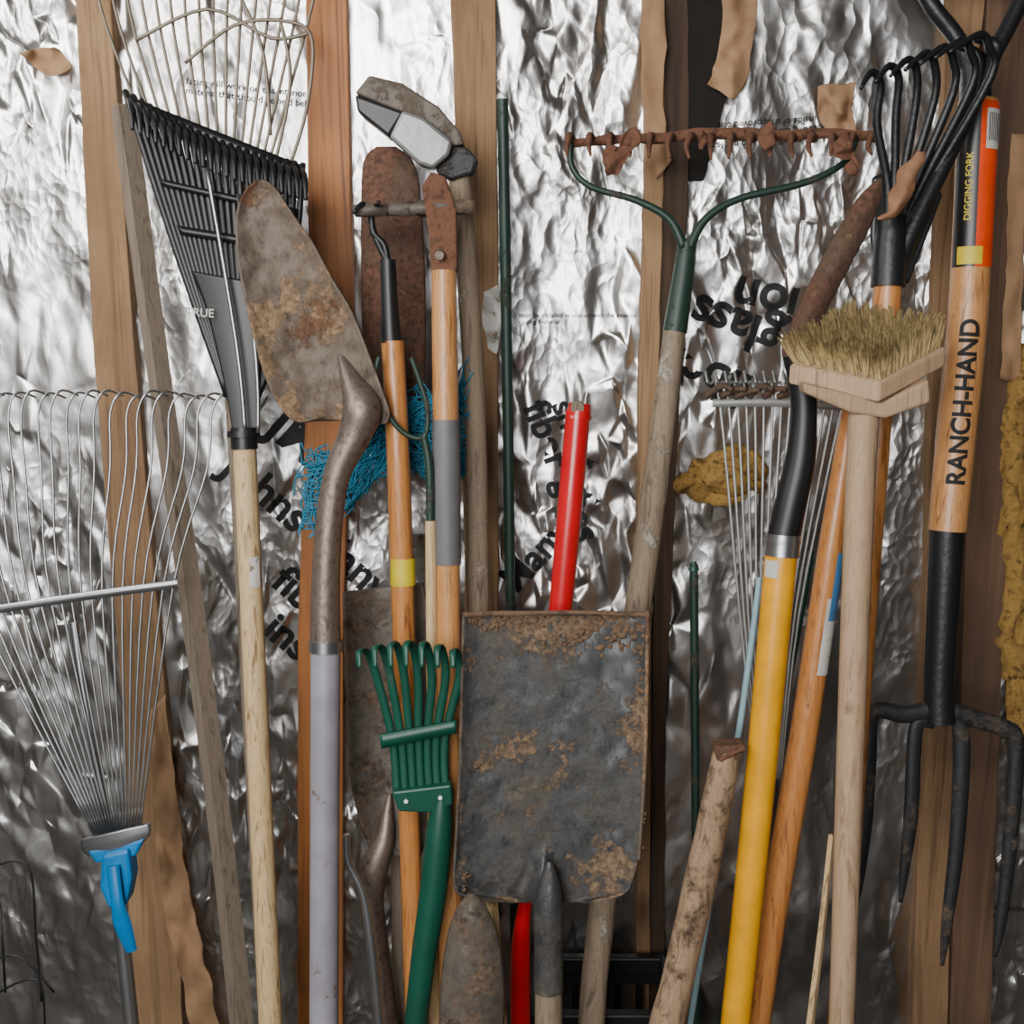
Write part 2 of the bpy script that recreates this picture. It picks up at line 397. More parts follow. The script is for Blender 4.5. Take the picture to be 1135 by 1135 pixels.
box('right_boards',0.75,1.65,-3.65,-3.6,1.05,2.6,M['shed'],wf)
box('header',-1.65,0.75,-3.65,-3.6,2.35,2.6,M['shed'],wf)

def board(P,m,d=0.042,th=0.04):
    """one wall stud, or the dark strip painted for a shaded recess; P: (xl,xr,y) rows"""
    rows=P; bm=bmesh.new(); g=[]
    R=[]
    for a,b in zip(rows,rows[1:]):
        for k in range(10): R.append([p+(q-p)*k/10 for p,q in zip(a,b)])
    R.append(rows[-1])
    LR=[]
    for xl,xr,y in R:
        j=1.5*noise.noise(Vector((y*0.02,xl,0)))
        LR.append((at(xl+j,y,d),at(xr+j,y,d)))
    l0,r0=LR[0]; l1,r1=LR[-1]
    if l1.z<0.4: LR.append((Vector((l1.x,l1.y,0)),Vector((r1.x,r1.y,0))))
    for l,r in LR:
        g.append([bm.verts.new(l),bm.verts.new(r),bm.verts.new(r+Vector((0,th,0))),bm.verts.new(l+Vector((0,th,0)))])
    for a,b in zip(g,g[1:]):
        for k in range(4): bm.faces.new((a[k],a[(k+1)%4],b[(k+1)%4],b[k]))
    bm.faces.new(g[0]); bm.faces.new(g[-1][::-1])
    bmesh.ops.recalc_face_normals(bm,faces=bm.faces)
    me=bpy.data.meshes.new('wooden_stud_or_gap_shade'); bm.to_mesh(me); bm.free()
    o=finish(me,'wooden_stud_or_gap_shade',m,None,smooth=False)
    b=o.modifiers.new('bv','BEVEL'); b.width=0.002; b.segments=2; b.limit_method='ANGLE'
    return o
board([(80,118,-60),(104,150,400),(137,186,800),(146,206,1200)],M['stud'])
board([(338,383,-60),(343,392,350),(330,380,700),(330,380,1200)],M['stud_orange'])
board([(497,549,-60),(512,552,350),(515,552,700),(515,552,1200)],M['stud'])
board([(712,735,-60),(716,737,160),(708,730,420),(706,722,700),(704,720,1200)],M['stud'],d=0.046)
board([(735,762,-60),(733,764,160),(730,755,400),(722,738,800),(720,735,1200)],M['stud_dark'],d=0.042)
board([(760,815,-60),(760,808,100),(764,780,200)],M['gap_shade'],d=0.040)  # no stud here: flat plate painted as the dark of a recess
board([(1098,1150,-60),(1080,1128,300),(1068,1112,700),(1050,1096,1200)],M['stud_red'],d=0.046)
board([(1052,1098,-60),(1035,1060,300),(1025,1058,700),(1010,1050,1200)],M['stud'],d=0.042)
# kraft paper flanges
kp=foilE
def flap(name,rows,m,D,rough):
    o=surf(name,rows,m,kp,D=D,rough=rough,th=0.0008,k=10)
    for v in o.data.vertices:
        q=v.co; v.co+=Vector((0.006*noise.noise(q*25),-abs(0.008*noise.noise(q*30+Vector((5,0,0)))),0.006*noise.noise(q*28+Vector((0,9,0)))))
    return o
flap('kraft_flap_1',[(795,-40,832,-40),(800,30,838,20),(790,75,826,90),(783,95,815,112)],M['kraft'],lambda y:0.055,0.02)
flap('kraft_flap_2',[(1120,150,1140,150),(1112,300,1134,300),(1106,420,1130,420)],M['kraft'],lambda y:0.052,0.01)
flap('kraft_flap_3',[(165,790,184,770),(172,900,196,880),(180,1000,212,990),(205,1100,236,1100),(225,1200,256,1200)],M['kraft'],lambda y:0.055,0.02)
flap('kraft_flap_4',[(908,96,950,90),(906,122,944,126),(916,145,950,150)],M['kraft'],lambda y:0.055,0.03)
flap('kraft_flap_5',[(22,58,60,54),(40,76,82,72),(60,86,70,84)],M['kraft'],lambda y:0.05,0.02)
flap('kraft_flap_6',[(710,-20,736,-20),(712,130,738,130),(728,200,742,180)],M['kraft'],lambda y:0.055,0.01)
flap('torn_paper',[(538,325,552,318),(535,352,554,348),(540,388,550,392)],M['white'],lambda y:0.06,0.03)
# amber insulation
def fluff(name,rows):
    o=surf(name,rows,M['insul'],foilE,D=lambda y:0.036,nu=30,k=12,th=0.01,bulge=0.02)
    for v in o.data.vertices: v.co+=noise.noise_vector(v.co*45)*0.012+noise.noise_vector(v.co*14)*0.016+noise.noise_vector(v.co*120)*0.004
fluff('amber_batt_1',[(1124,380,1150,380),(1110,470,1150,470),(1106,600,1150,600),(1112,740,1150,740),(1120,830,1150,830)])
fluff('amber_batt_2',[(790,505,800,500),(762,532,815,498),(750,548,840,508),(790,550,852,525),(810,556,840,548)])
# printed lettering on foil
for i,(s,x,y,sz,an) in enumerate((('Johns-Manville',243,522,0.070,-42),('fiber glass',298,650,0.070,-42),('insulation',288,702,0.070,-42),('JM',292,478,0.085,-42),
    ('fiber glass',580,452,0.060,-68),('shoot',612,450,0.05,-68),('Manville',572,660,0.062,48),('ion',890,322,0.080,168),('glass',872,362,0.080,160),('fiber',838,420,0.080,158),
    ('facing will burn - do not leave exposed\nfacing should be in contact with the\ninside of an approved ceiling or wall',905,150,0.014,184),
    ('facing will work on this interior side\nmaterial that should be held behind',205,92,0.014,-6),
    ('must be installed in contact with the interior\nclosing material',575,352,0.010,0),
    ('warning torpedo\nexposed',1088,1010,0.014,-4))):
    text('print_%d'%i,s,x,y,sz,an,M['ink'],foilE,fd,off=0.026 if sz>.03 else .008)

# ---------------------------------------------------------------- TOOLS
# 1 metal leaf rake
D=L(0.09,0.22); e=empty('metal_leaf_rake')
n=20; W=[]
for i in range(n):
    f=i/(n-1)
    jx=random.uniform(-3,3)
    W.append([(104+f*50,925,3),(-22+f*214,678-28*f,3.2),(-62+f*292+jx,520,3),(-70+f*305+jx,458,2.8,D(458)),(-62+f*312+jx,436+jx,2.8,D(440)-0.005),(-42+f*312+jx,441+jx,2.5,D(440)-0.03)])
tubes('tines',W,M['zinc'],e,D)
tube('spreader_bar',[(-30,680,10),(0,675,10),(100,660,10),(197,647,10)],M['zinc'],e,D=lambda y:D(660)+0.005,n=8,flat=0.5)
surf('clamp_plate',[(92,930,166,912),(93,940,167,922),(100,947,158,932)],M['zinc'],e,D=lambda y:D(y)+0.012,th=0.012,bulge=0.006)
plate('clip_body',[(112,948),(142,942),(146,975),(140,1005),(120,1008),(110,985)],M['blue'],e,lambda y:D(y)+0.03,th=0.035,bevel=0.005)
plate('clip_shoulder',[(96,944),(160,930),(150,950),(106,958)],M['blue'],e,lambda y:D(y)+0.022,th=0.02,bevel=0.004)
tube('clip_lever',[(125,960,16,D(960)+.035),(130,1000,16,D(1000)+.04),(136,1025,22,D(1025)+.035),(146,1054,14,D(1054)+.03)],M['blue'],e,n=12,flat=0.5)
tube('tine_stem',[(82,690,10),(95,780,9),(122,925,10)],M['zinc'],e,D=lambda y:D(y)-0.008,n=10)
tube('handle',[(122,940,18),(132,1010,18),(146,1135,18)],M['zinc'],e,D,floor=True)

# weathered pole
e=empty('weathered_wooden_pole'); D=L(0.065,0.16)
tube('pole',[(136,118,26),(188,500,26),(203,600,27),(242,900,28),(268,1135,30)],M['weather'],e,D,n=4,floor=True,wob=0.05)

# 2b wire rake behind
D=L(0.085,0.12); e=empty('wire_lawn_rake')
W=[]; n=16
for i in range(n):
    f=i/(n-1)
    W.append([(240+f*14,330,3.4),(178+f*120,180,3.4),(118+f*222,30,3.4),(98+f*262,-60,3.4),(94+f*270,-85,3)])
tubes('tines',W,M['wirebrown'],e,D,n=6)
tubes('brace_wires',[[(205,70,4),(260,28,4),(320,24,4),(346,45,4),(340,120,4),(322,182,4)],[(150,45,4),(230,10,4),(300,42,4),(345,36,4)],[(268,0,4),(292,60,4),(300,150,4)],[(310,20,4),(322,90,4),(304,185,4)]],M['wirebrown'],e,lambda y:D(y)+0.012,n=6)
tube('handle',[(247,330,18),(262,480,20),(296,1135,22)],M['weather'],e,D,floor=True)

# 2 black plastic leaf rake
D=L(0.15,0.17); e=empty('plastic_leaf_rake')
W=[]; n=23
for i in range(n):
    f=i/(n-1); tx=143+f*192; ty=110+f*78+10*math.sin(f*math.pi)
    bx=252+f*34
    mx=tx+(bx-tx)*0.52+(12 if f>.8 else 0)
    W.append([(bx,440,7),(mx,ty+(440-ty)*0.55,7.5),(tx,ty+6,6.5,D(ty)),(tx,ty,6.5,D(ty)+0.01),(tx+3,ty+10,6,D(ty)+0.035),(tx+4,ty+34,4,D(ty)+0.045)])
tubes('tines',W,M['black'],e,D,n=8,flat=0.6)
surf('web',[(212,300,312,318),(226,335,303,340),(240,385,290,390),(252,440,287,440),(258,478,287,478)],M['black'],e,D=lambda y:D(y)+0.006,bulge=0.006,th=0.004)
surf('cross_band',[(141,106,337,184),(146,124,337,200)],M['black'],e,D=lambda y:D(y)+0.003,th=0.004,k=2)
surf('cross_rib',[(176,198,330,232),(180,206,329,240)],M['black'],e,D=lambda y:D(y)+0.006,th=0.006,k=2)
surf('cross_rib_low',[(196,250,322,270),(200,260,321,279)],M['black'],e,D=lambda y:D(y)+0.006,th=0.006,k=2)
tubes('support_rods',[[(272,480,5),(262,380,5),(228,178,5)],[(286,480,4.5),(284,400,4.5),(264,215,4.5)]],M['zinc'],e,lambda y:D(y)+0.028,n=8)
tube('ferrule',[(270,474,30),(271,498,30)],M['black'],e,lambda y:D(y)+0.015)
tube('ferrule_rim',[(270,478,37),(270,485,37)],M['black'],e,lambda y:D(y)+0.015)
tube('handle',[(271,490,26),(285,800,27),(300,1135,29)],M['pale'],e,lambda y:D(y)+0.015,floor=True)
text('lettering','TRUE',244,346,0.016,-4,M['white'],e,lambda x,z:D(340)+0.022)
label('price_tag',(271,490),(300,1135),27,0.19,0.24,10,60,lambda y:D(y)+0.015,M['white'],e)

# 3 round point shovel
D=L(0.22,0.16); e=empty('round_point_shovel')
surf('blade',[(285,200,292,199),(271,213,307,211),(262,240,325,238),(263,285,346,268),(272,335,368,308),(284,385,390,345),(298,428,410,395),(314,456,423,430),(330,467,432,458),(352,462,428,470)],M['rustblade'],e,D=D,bulge=-0.024,th=0.003,nu=40,k=10,rough=0.006)
tube('socket',[(378,396,8,D(385)-.016),(390,425,26,D(425)-.006),(401,452,44,D(452)),(394,480,38,D(480)),(374,525,31,D(525)),(365,580,31,D(580)),(361,650,33,D(650)),(361,712,36,D(712))],M['socket'],e)
tube('collar',[(361,710,40),(361,722,40)],M['zinc'],e,D)
tube('handle',[(361,716,35),(360,900,35),(359,1135,36)],M['alu'],e,D,floor=True)

# drain spade (rusty, rear)
D=L(0.09,0.13); e=empty('drain_spade')
surf('blade',[(418,163,438,163),(404,178,458,180),(401,220,466,220),(401,320,471,320),(405,430,470,430),(418,520,462,520)],M['rustdark'],e,D=D,bulge=0.014,th=0.003)
tube('handle',[(440,500,22),(444,800,24),(446,1135,26)],M['weather'],e,D,floor=True)

# 4 splitting maul
D=L(0.17,0.15); e=empty('splitting_maul')
plate('head',[(393,103),(409,83),(446,92),(486,118),(510,146),(514,160),(502,162),(447,126)],M['greyblade'],e,lambda y:D(120),th=0.06,bevel=0.003)
plate('poll',[(393,104),(448,124),(431,152),(396,124)],M['black'],e,lambda y:D(120)+0.010,th=0.07,bevel=0.004)
plate('cheek_plate',[(446,121),(470,130),(502,156),(498,172),(480,187),(464,182),(431,152)],M['dullzinc'],e,lambda y:D(120)+0.014,th=0.04,bevel=0.005)
plate('eye_wedge',[(498,162),(516,162),(530,176),(524,192),(500,200),(482,190)],M['forkmetal'],e,lambda y:D(120)-0.002,th=0.04,bevel=0.004)
tube('handle',[(508,180,24,0.16),(524,400,24,0.17),(530,650,26,0.20),(536,1135,26,0.26)],M['oldhandle'],e,floor=True)

# hoe
D=L(0.21,0.12); e=empty('garden_hoe')
tube('handle',[(492,300,27),(494,465,29),(497,700,28),(500,1135,28)],M['ashlight'],e,D,floor=True)
tube('tape_wrap',[(494,465,31),(495,545,31.5),(496,625,31)],M['tape'],e,D)
plate('tang',[(467,206),(478,190),(494,196),(506,232),(507,302),(478,302),(474,250)],M['rust'],e,lambda y:D(y)+0.006,th=0.02,bevel=0.003)
tube('bolt',[(487,282,12,D(282)+.01),(487,283,10,D(282)+.02)],M['socket'],e,n=10)
surf('blade',[(392,228,526,222),(394,240,524,236)],M['greyblade'],e,D=lambda y:D(230)-0.012,th=0.03,bulge=0.0,rough=0.01)

# cultivator with black sleeve
D=L(0.20,0.10); e=empty('hand_cultivator')
tubes('prongs',[[(392,236,5,D(236)+.03),(402,226,6,D(236)+.02),(411,238,7),(414,258,8),(426,272,8),(430,295,8)],[(420,224,4,D(236)+.03),(411,236,6),(416,262,7),(429,290,7)]],M['blackmetal'],e,D)
tube('sleeve',[(430,288,17),(432,340,19),(434,380,24)],M['black'],e,D)
tube('handle',[(435,378,25),(441,500,26),(446,650,27),(455,960,25),(460,1135,24)],M['orange'],e,D,floor=True)
label('yellow_sticker',(446,600),(447,660),27,0.3,0.8,-85,85,D,M['ylabel'],e)

# green hooked weeder
D=L(0.245,0.07); e=empty('wire_weeder')
tube('hook',[(456,396,6),(466,425,6),(474,455,6),(470,484,6),(448,480,6),(428,455,6),(416,420,6),(420,396,6)],M['dgreen'],e,D,n=10)
tube('shank',[(470,484,8),(476,520,10),(477,582,10)],M['dgreen'],e,D,n=10)
tube('handle',[(477,580,11),(478,640,13),(482,1135,14)],M['pale'],e,lambda y:D(y),floor=True)

# blue net, draped over the hidden shanks
e=empty('blue_netting')
W=[]
def netp(u,v,s):
    x=340+182*u; top=500-92*u+14*math.sin(u*9); bot=576-62*u+12*math.sin(u*7+1)
    mid=1-0.45*math.exp(-((u-0.52)/0.12)**2)
    y=(top+bot)/2+(bot-top)/2*(2*v-1)*mid
    q=Vector((u*9,v*9,s))
    nn=noise.noise_vector(q)*9+noise.noise_vector(q*3)*5
    return (x+nn.x,y+nn.y,1.9,0.178+0.012*nn.z/9+0.003*s)
for s in range(3):
    for k in range(30):
        W.append([netp((k+s*.3)/30+0.02*math.sin(j+k),j/7,s) for j in range(8)])
    for k in range(13):
        W.append([netp(j/16,(k+s*.3)/13,s+.5) for j in range(17)])
for k in range(110):
    u,v=random.random(),random.random(); pts=[]
    for j in range(5):
        u=min(1.04,max(-.04,u+random.uniform(-.08,.08))); v=min(1.1,max(-.1,v+random.uniform(-.3,.3))); pts.append(netp(u,v,1.5))
    W.append(pts)
tubes('strands',W,M['net'],e,n=4)

# rear square shovel left
D=L(0.12,0.16); e=empty('transfer_shovel')
surf('blade',[(380,656,469,645),(381,700,476,698),(384,790,480,790),(388,860,478,865),(400,915,474,920),(412,948,466,950)],M['greyblade'],e,D=D,bulge=-0.015,th=0.003)
tube('socket',[(432,880,6,D(880)-.01),(426,930,24),(414,965,34),(412,1000,30),(418,1050,28),(430,1135,28)],M['socket'],e,lambda y:D(y)+0.004,floor=True)

# steel edging iron
e=empty('edging_iron')
tube('frame',[(384,925,8),(386,955,9),(402,990,10),(412,1050,13),(420,1135,14)],M['zinc'],e,L(0.17,0.18),floor=True)

# 9 green shrub rake
D=L(0.24,0.14); e=empty('shrub_rake')
W=[]
for i in range(7):
    f=i/6
    bx=440+f*54; tx=404+f*98
    W.append([(bx,880,10),(bx-5+4*f,820,10),(tx+14-7*f,752,10,D(752)+.01),(tx+4,724-8*math.sin(f*3.14),10,D(724)+.02),(tx-6+f*6,722-8*math.sin(f*3.14),9,D(724)+.045),(tx-6+6*f,740,6,D(740)+.055)])
tubes('tines',W,M['green'],e,D,flat=0.45)
surf('spacer_bar',[(421,814,506,798),(423,829,506,812)],M['green'],e,D=lambda y:D(815)+0.006,th=0.006,k=2)
plate('tine_base',[(434,878),(500,870),(502,892),(484,902),(442,900)],M['green'],e,lambda y:D(885)+0.012,th=0.02,bevel=0.003)
tube('rivet_1',[(450,888,6,D(888)+.012),(450,888.5,5,D(888)+.016)],M['zinc'],e,n=8)
tube('rivet_2',[(488,884,6,D(888)+.012),(488,884.5,5,D(888)+.016)],M['zinc'],e,n=8)
tube('handle',[(490,880,20),(487,920,31),(480,990,33),(470,1060,31),(461,1135,29)],M['green'],e,D,floor=True)

# 11 red handled tool
D=L(0.20,0.12); e=empty('red_handled_lopper')
tube('handle',[(641,455,28),(631,570,28),(620,690,27),(604,860,24),(588,980,20)],M['red'],e,D)
tube('grip_end',[(643,447,24),(641,464,30)],M['red'],e,D)
tube('grip_hole',[(640,451,15,D(450)+.010),(640,452,15,D(450)+.017)],M['weather'],e,n=12)
tube('lower_arm',[(588,975,12),(580,1015,18),(577,1060,24),(577,1135,25)],M['red'],e,L(0.20,0.12),floor=True)

# 10 central square shovel
D=L(0.24,0.16); e=empty('square_point_shovel')
def prof(u,v):
    c=-0.016*(1-abs(2*u-1)**6)
    s=max(0,(v-0.50)/0.50)
    w=0.03+0.07*s
    q=min(1.0,abs(u-0.487)/(w*1.25))
    return c+0.044*s**0.9*(1-q)**1.15-0.008*s*math.exp(-((abs(u-0.487)/w-1.9)/0.5)**2)
surf('blade',[(514,681,718,681),(512,760,717,760),(510,840,715,840),(507,910,711,912),(503,955,708,950),(503,980,702,974),(512,992,692,990),(560,1000,655,1000)],M['steel'],e,D=D,prof=prof,th=0.003,nu=110,k=12,rough=0.003)
def mud(name,path,seed,D2):
    bm=bmesh.new()
    rnd=random.Random(seed)
    for (x0,y0,x1,y1,N,sx,sy,mx) in path:
        for i in range(N):
            t=rnd.random(); x=x0+(x1-x0)*t+rnd.gauss(0,sx); y=y0+(y1-y0)*t+abs(rnd.gauss(0,sy))
            u=(x-512)/205
            if not 0.01<u<0.99: continue
            d=D2(y)-0.016*(1-abs(2*u-1)**6)
            s=rad(rnd.uniform(1.5,mx),d)
            mt=Matrix.Translation(at(x,y,d+.001))@Matrix.Rotation(rnd.uniform(0,3),4,'Y')@Matrix.Diagonal((s*rnd.uniform(.8,1.8),s*.5,s,1))
            bmesh.ops.create_icosphere(bm,subdivisions=1,radius=1,matrix=mt)
    for v in bm.verts: v.co+=noise.noise_vector(v.co*150)*0.0015
    me=bpy.data.meshes.new(name); bm.to_mesh(me); bm.free(); return finish(me,name,M['mud'],e)
mud('caked_mud',[(514,684,716,684,420,3,7,8),(600,690,716,690,200,6,16,8),(516,690,516,740,50,5,5,6),(712,700,706,940,180,5,6,7),(505,960,515,985,40,5,4,6),(540,820,530,850,14,8,6,5),(660,860,690,900,24,14,10,4)],3,D)
tube('top_lip',[(513,681,6),(616,679,6),(719,681,6)],M['mud'],e,D,n=8,wob=0.5)
tube('left_rim',[(514,683,4),(510,840,4),(504,960,4)],M['greyblade'],e,D,n=8)
tube('right_rim',[(718,683,5),(715,840,5),(708,952,5)],M['rustblade'],e,D,n=8)
tube('socket',[(609,955,8,D(950)+.008),(609,980,26,D(990)+.008),(608,1010,36,D(1010)+.008),(608,1050,35),(608,1098,36)],M['steel'],e,D)
tube('handle',[(608,1094,34),(608,1120,34),(608,1135,34)],M['oldhandle'],e,D,floor=True)

# 12 pointed spade and pale stake
D=L(0.26,0.20); e=empty('pointed_spade')
surf('blade',[(519,990,525,990),(506,1008,540,1008),(497,1035,551,1035),(491,1070,557,1070),(488,1110,559,1110),(489,1150,556,1150),(500,1185,545,1185)],M['greyblade'],e,D=D,bulge=0.016,th=0.003)
tube('handle',[(523,1170,24),(523,1220,26)],M['oldhandle'],e,D,floor=True,smooth_path=False)
e=empty('wooden_stake')
tube('stake',[(543,975,14),(552,1078,14),(556,1135,14)],M['pale'],e,L(0.22,0.15),n=4,floor=True)

# 13 bow rake
D=L(0.10,0.17); e=empty('bow_rake')
dB=D(155)
tube('bar',[(632,158,9),(720,153,11),(800,149,11),(900,149,11),(972,150,9)],M['rust'],e,lambda y:dB+0.01,n=8,wob=0.6)
W=[]
for i in range(16):
    x=634+i*22.4
    W.append([(x,154,9,dB+.01),(x-3,150,8,dB+.03),(x-5+random.uniform(-3,3),162,6,dB+.055),(x-4+random.uniform(-3,3),176-abs(i-7)*0.6,3,dB+.075)])
tubes('teeth',W,M['rust'],e,n=6)
tubes('bow',[[(633,158,6),(634,185,7),(655,207,7),(705,222,8),(742,243,9),(758,275,11)],[(950,152,6),(936,180,7),(890,203,8),(820,220,8),(782,243,9),(764,275,11)]],M['dgreen'],e,lambda y:D(y)+0.012,n=10)
tube('socket',[(761,270,20),(758,300,23),(748,368,27)],M['dgreen'],e,lambda y:D(y)+.006)
tube('handle',[(748,366,25),(726,540,29),(705,690,31),(668,1000,33),(655,1135,33)],M['oldhandle'],e,lambda y:D(y)+.006,floor=True,wob=0.08)
for i,(x,y,s,dd) in enumerate(((684,174,20,.2),(698,160,14,.2),(850,156,12,.2),(935,165,16,.2),(945,185,12,.2),(780,158,9,.2))):
    o=surf('caught_leaf_%d'%i,[(x-2,y-s,x+2,y-s),(x-s*.8,y-s*.2,x+s*.9,y-s*.3),(x-s*.6,y+s*.5,x+s*.5,y+s*.4),(x-2,y+s,x+2,y+s)],M['rust'],e,D=lambda y:dd,nu=8,k=4,th=0.0006)
    for v in o.data.vertices: v.co+=noise.noise_vector(v.co*60)*0.014

# green stakes
e=empty('garden_stake'); tube('stake',[(557,110,12),(562,400,12),(566,690,12),(572,1135,12)],M['dgreen'],e,L(0.065,0.06),n=8,floor=True)
e=empty('garden_stake.001'); tube('stake',[(769,625,10),(771,900,10),(772,1135,10)],M['dgreen'],e,L(0.06,0.12),n=8,floor=True)
tube('tip',[(769,622,6),(769,632,13)],M['green'],e,L(0.06,0.12),n=8)

# 15 small wire rake on the right
D=L(0.12,0.13); e=empty('wire_leaf_rake')
W=[]; n=15
for i in range(n):
    f=i/(n-1)
    W.append([(842+f*22,880,3),(820+f*66,680,3.2),(798+f*136,448,3.2),(786+f*150,425,3,D(425)+.005),(782+f*150,412,3,D(412)+.03),(784+f*150,424,2.5,D(420)+.045)])
tubes('tines',W,M['wire'],e,D,n=6)
tube('spreader_bar',[(790,447,9),(860,446,10),(942,451,9)],M['wire'],e,lambda y:D(448)+.004,n=8,flat=0.5)
tubes('rusted_tips',[[(782+i*16,440,7,D(425)+.01),(800+i*15,428+3*(i%3),8,D(425)+.02),(812+i*15,432,5,D(425)+.03)] for i in range(8)],M['rustdark'],e,n=6)
tube('clamp',[(852,862,24),(851,915,22)],M['zinc'],e,D,n=12,flat=.6)
tube('handle',[(851,900,15),(846,1000,15),(838,1135,15)],M['zinc'],e,D,floor=True)
e=empty('plant_support_rod'); tube('rod',[(842,640,7),(832,720,8),(816,830,8),(785,1010,8),(765,1135,8)],M['lblue'],e,L(0.16,0.14),n=8,floor=True)
e=empty('plant_support_rod.001'); tube('rod',[(900,610,7),(884,700,8),(872,765,8),(845,900,8),(800,1135,8)],M['green'],e,L(0.09,0.14),n=8,floor=True)

# 21 broken handle stub
D=L(0.26,0.15); e=empty('broken_wooden_handle')
tube('handle',[(806,832,34),(775,980,38),(740,1135,42)],M['oldwood2'],e,D,n=14,floor=True,wob=0.12)
tube('nail',[(798,842,7,D(842)+.015),(826,828,6,D(842)+.02)],M['rust'],e,n=8)
plate('rust_cap',[(790,828),(826,826),(823,842),(796,846)],M['rustdark'],e,lambda y:D(832)+.018,th=.03,bevel=.003)

# 18 orange varnished handle
D=L(0.21,0.12); e=empty('orange_handled_rake')
tube('handle',[(948,440,24),(922,600,28),(893,800,32),(859,1000,33),(838,1135,34)],M['orange'],e,D,floor=True)
label('barcode_sticker',(922,600),(893,800),31,0.3,0.72,0,88,D,M['white'],e)
label('blue_sticker',(922,600),(893,800),31.6,0.05,0.42,15,88,D,M['bluelab'],e)
tube('ferrule',[(952,415,20),(946,452,26)],M['blackmetal'],e,D)

# 16 yellow handled spade (blade edge-on)
D=L(0.25,0.14); e=empty('yellow_handled_spade')
surf('blade',[(974,198,977,199),(950,222,974,225),(925,262,958,262),(900,310,935,306),(880,355,912,350),(868,385,900,385),(870,402,896,402)],M['rustdark'],e,D=L(0.19,0.16),th=0.004,bulge=0.012)
tube('socket',[(880,392,26),(888,420,30),(891,460,29),(887,510,34),(876,560,36),(868,597,37)],M['black'],e,D)
tube('collar',[(868,592,40),(866,616,41)],M['zinc'],e,D)
tube('collar_band',[(867,598,42),(867,603,42)],M['zinc'],e,D)
tube('handle',[(866,612,37),(841,880,36),(815,1135,36)],M['yellow'],e,D,floor=True)
label('tag',(866,612),(841,880),37,0.03,0.1,-70,-20,D,M['white'],e)

# 17 deck brush
e=empty('deck_scrub_brush')
A=at(874,404,.32);B=at(976,424,.38);C=at(1050,384,.33); Dd=A+C-B
nrm=Vector((0.02,0.02,1)).normalized(); thk=0.026
bm=bmesh.new()
top=[bm.verts.new(p) for p in (A,B,C,Dd)]; bot=[bm.verts.new(p-nrm*thk) for p in (A,B,C,Dd)]
bm.faces.new(top); bm.faces.new(bot[::-1])
for k in range(4): bm.faces.new((top[k],top[(k+1)%4],bot[(k+1)%4],bot[k]))
bmesh.ops.recalc_face_normals(bm,faces=bm.faces)
me=bpy.data.meshes.new('block'); bm.to_mesh(me); bm.free()
o=finish(me,'block',M['beech'],e,smooth=False); b=o.modifiers.new('b','BEVEL'); b.width=.004; b.segments=3
bm=bmesh.new()
for i in range(15):
    for j in range(8):
        u=0.05+0.90*i/14; v=0.06+0.88*j/7
        base=A+(B-A)*v+(Dd-A)*u
        lean=Vector((random.uniform(-.005,.005),random.uniform(-.005,.005),0))
        for k in range(16):
            p=base+Vector((random.uniform(-.0028,.0028),random.uniform(-.0028,.0028),0))
            sp=lean+Vector((random.uniform(-.003,.003),random.uniform(-.003,.003),0.038+random.uniform(-.006,.003)))
            sp+=(B-A).normalized()*((v-.5)*.018)+(Dd-A).normalized()*((u-.5)*.018)+Vector((-.006,0,0))
            addtube(bm,[p,p+sp*.5,p+sp],[.0011,.0011,.0008],n=3)
me=bpy.data.meshes.new('bristles'); bm.to_mesh(me); bm.free(); finish(me,'bristles',M['bristle'],e)
plate('handle_block',[(890,424),(940,436),(978,446),(1030,420),(1032,446),(982,464),(944,458),(892,436)],M['beech'],e,lambda y:0.37,th=.03,bevel=.004)
tube('handle',[(958,446,34,.345),(951,600,33,.37),(942,850,32,.41),(933,1135,31,.455)],M['beech'],e,floor=True)

# 19 manure fork
D=L(0.20,0.14); e=empty('manure_fork')
W=[]
n=7
for i in range(n):
    f=i/(n-1)
    tipx=954+f*98; tipy=98-f*40
    pkx=tipx+22+f*22; pky=tipy-18-f*2
    W.append([(985+f*10,262,12),(984+f*45,205,10),(pkx-4+f*6,pky+58-10*f,9.5,D(120)+.02),(pkx,pky+14,9,D(90)+.035),(pkx-10,pky,8,D(90)+.045),(tipx,tipy,4,D(90)+.06)])
W.append([(992,300,24),(1020,235,20),(1068,140,16),(1098,75,14),(1104,50,12),(1080,42,9)])
W.append([(1010,270,14),(1045,190,12),(1080,110,12),(1084,62,10),(1062,52,7)])
tubes('tines',W,M['blackmetal'],e,D,n=10)
plate('shoulder',[(968,196),(982,190),(1010,232),(1040,205),(1046,216),(1008,315),(970,315),(966,260)],M['blackmetal'],e,lambda y:D(y)-.004,th=.012,bevel=.004)
tube('socket',[(988,240,30),(986,280,36),(984,318,37)],M['blackmetal'],e,D)
tube('handle',[(984,314,30),(982,350,30),(970,520,28),(950,800,28),(930,1135,28)],M['orange'],e,lambda y:D(y),floor=True)
o=surf('caught_leaf',[(1018,166,1028,164),(1000,185,1018,190),(990,205,1014,212),(984,232,1000,236),(972,246,978,248)],M['leaf'],e,D=lambda y:D(y)+.05,th=.0008,bulge=.01)
for v in o.data.vertices: v.co+=noise.noise_vector(v.co*40)*0.008

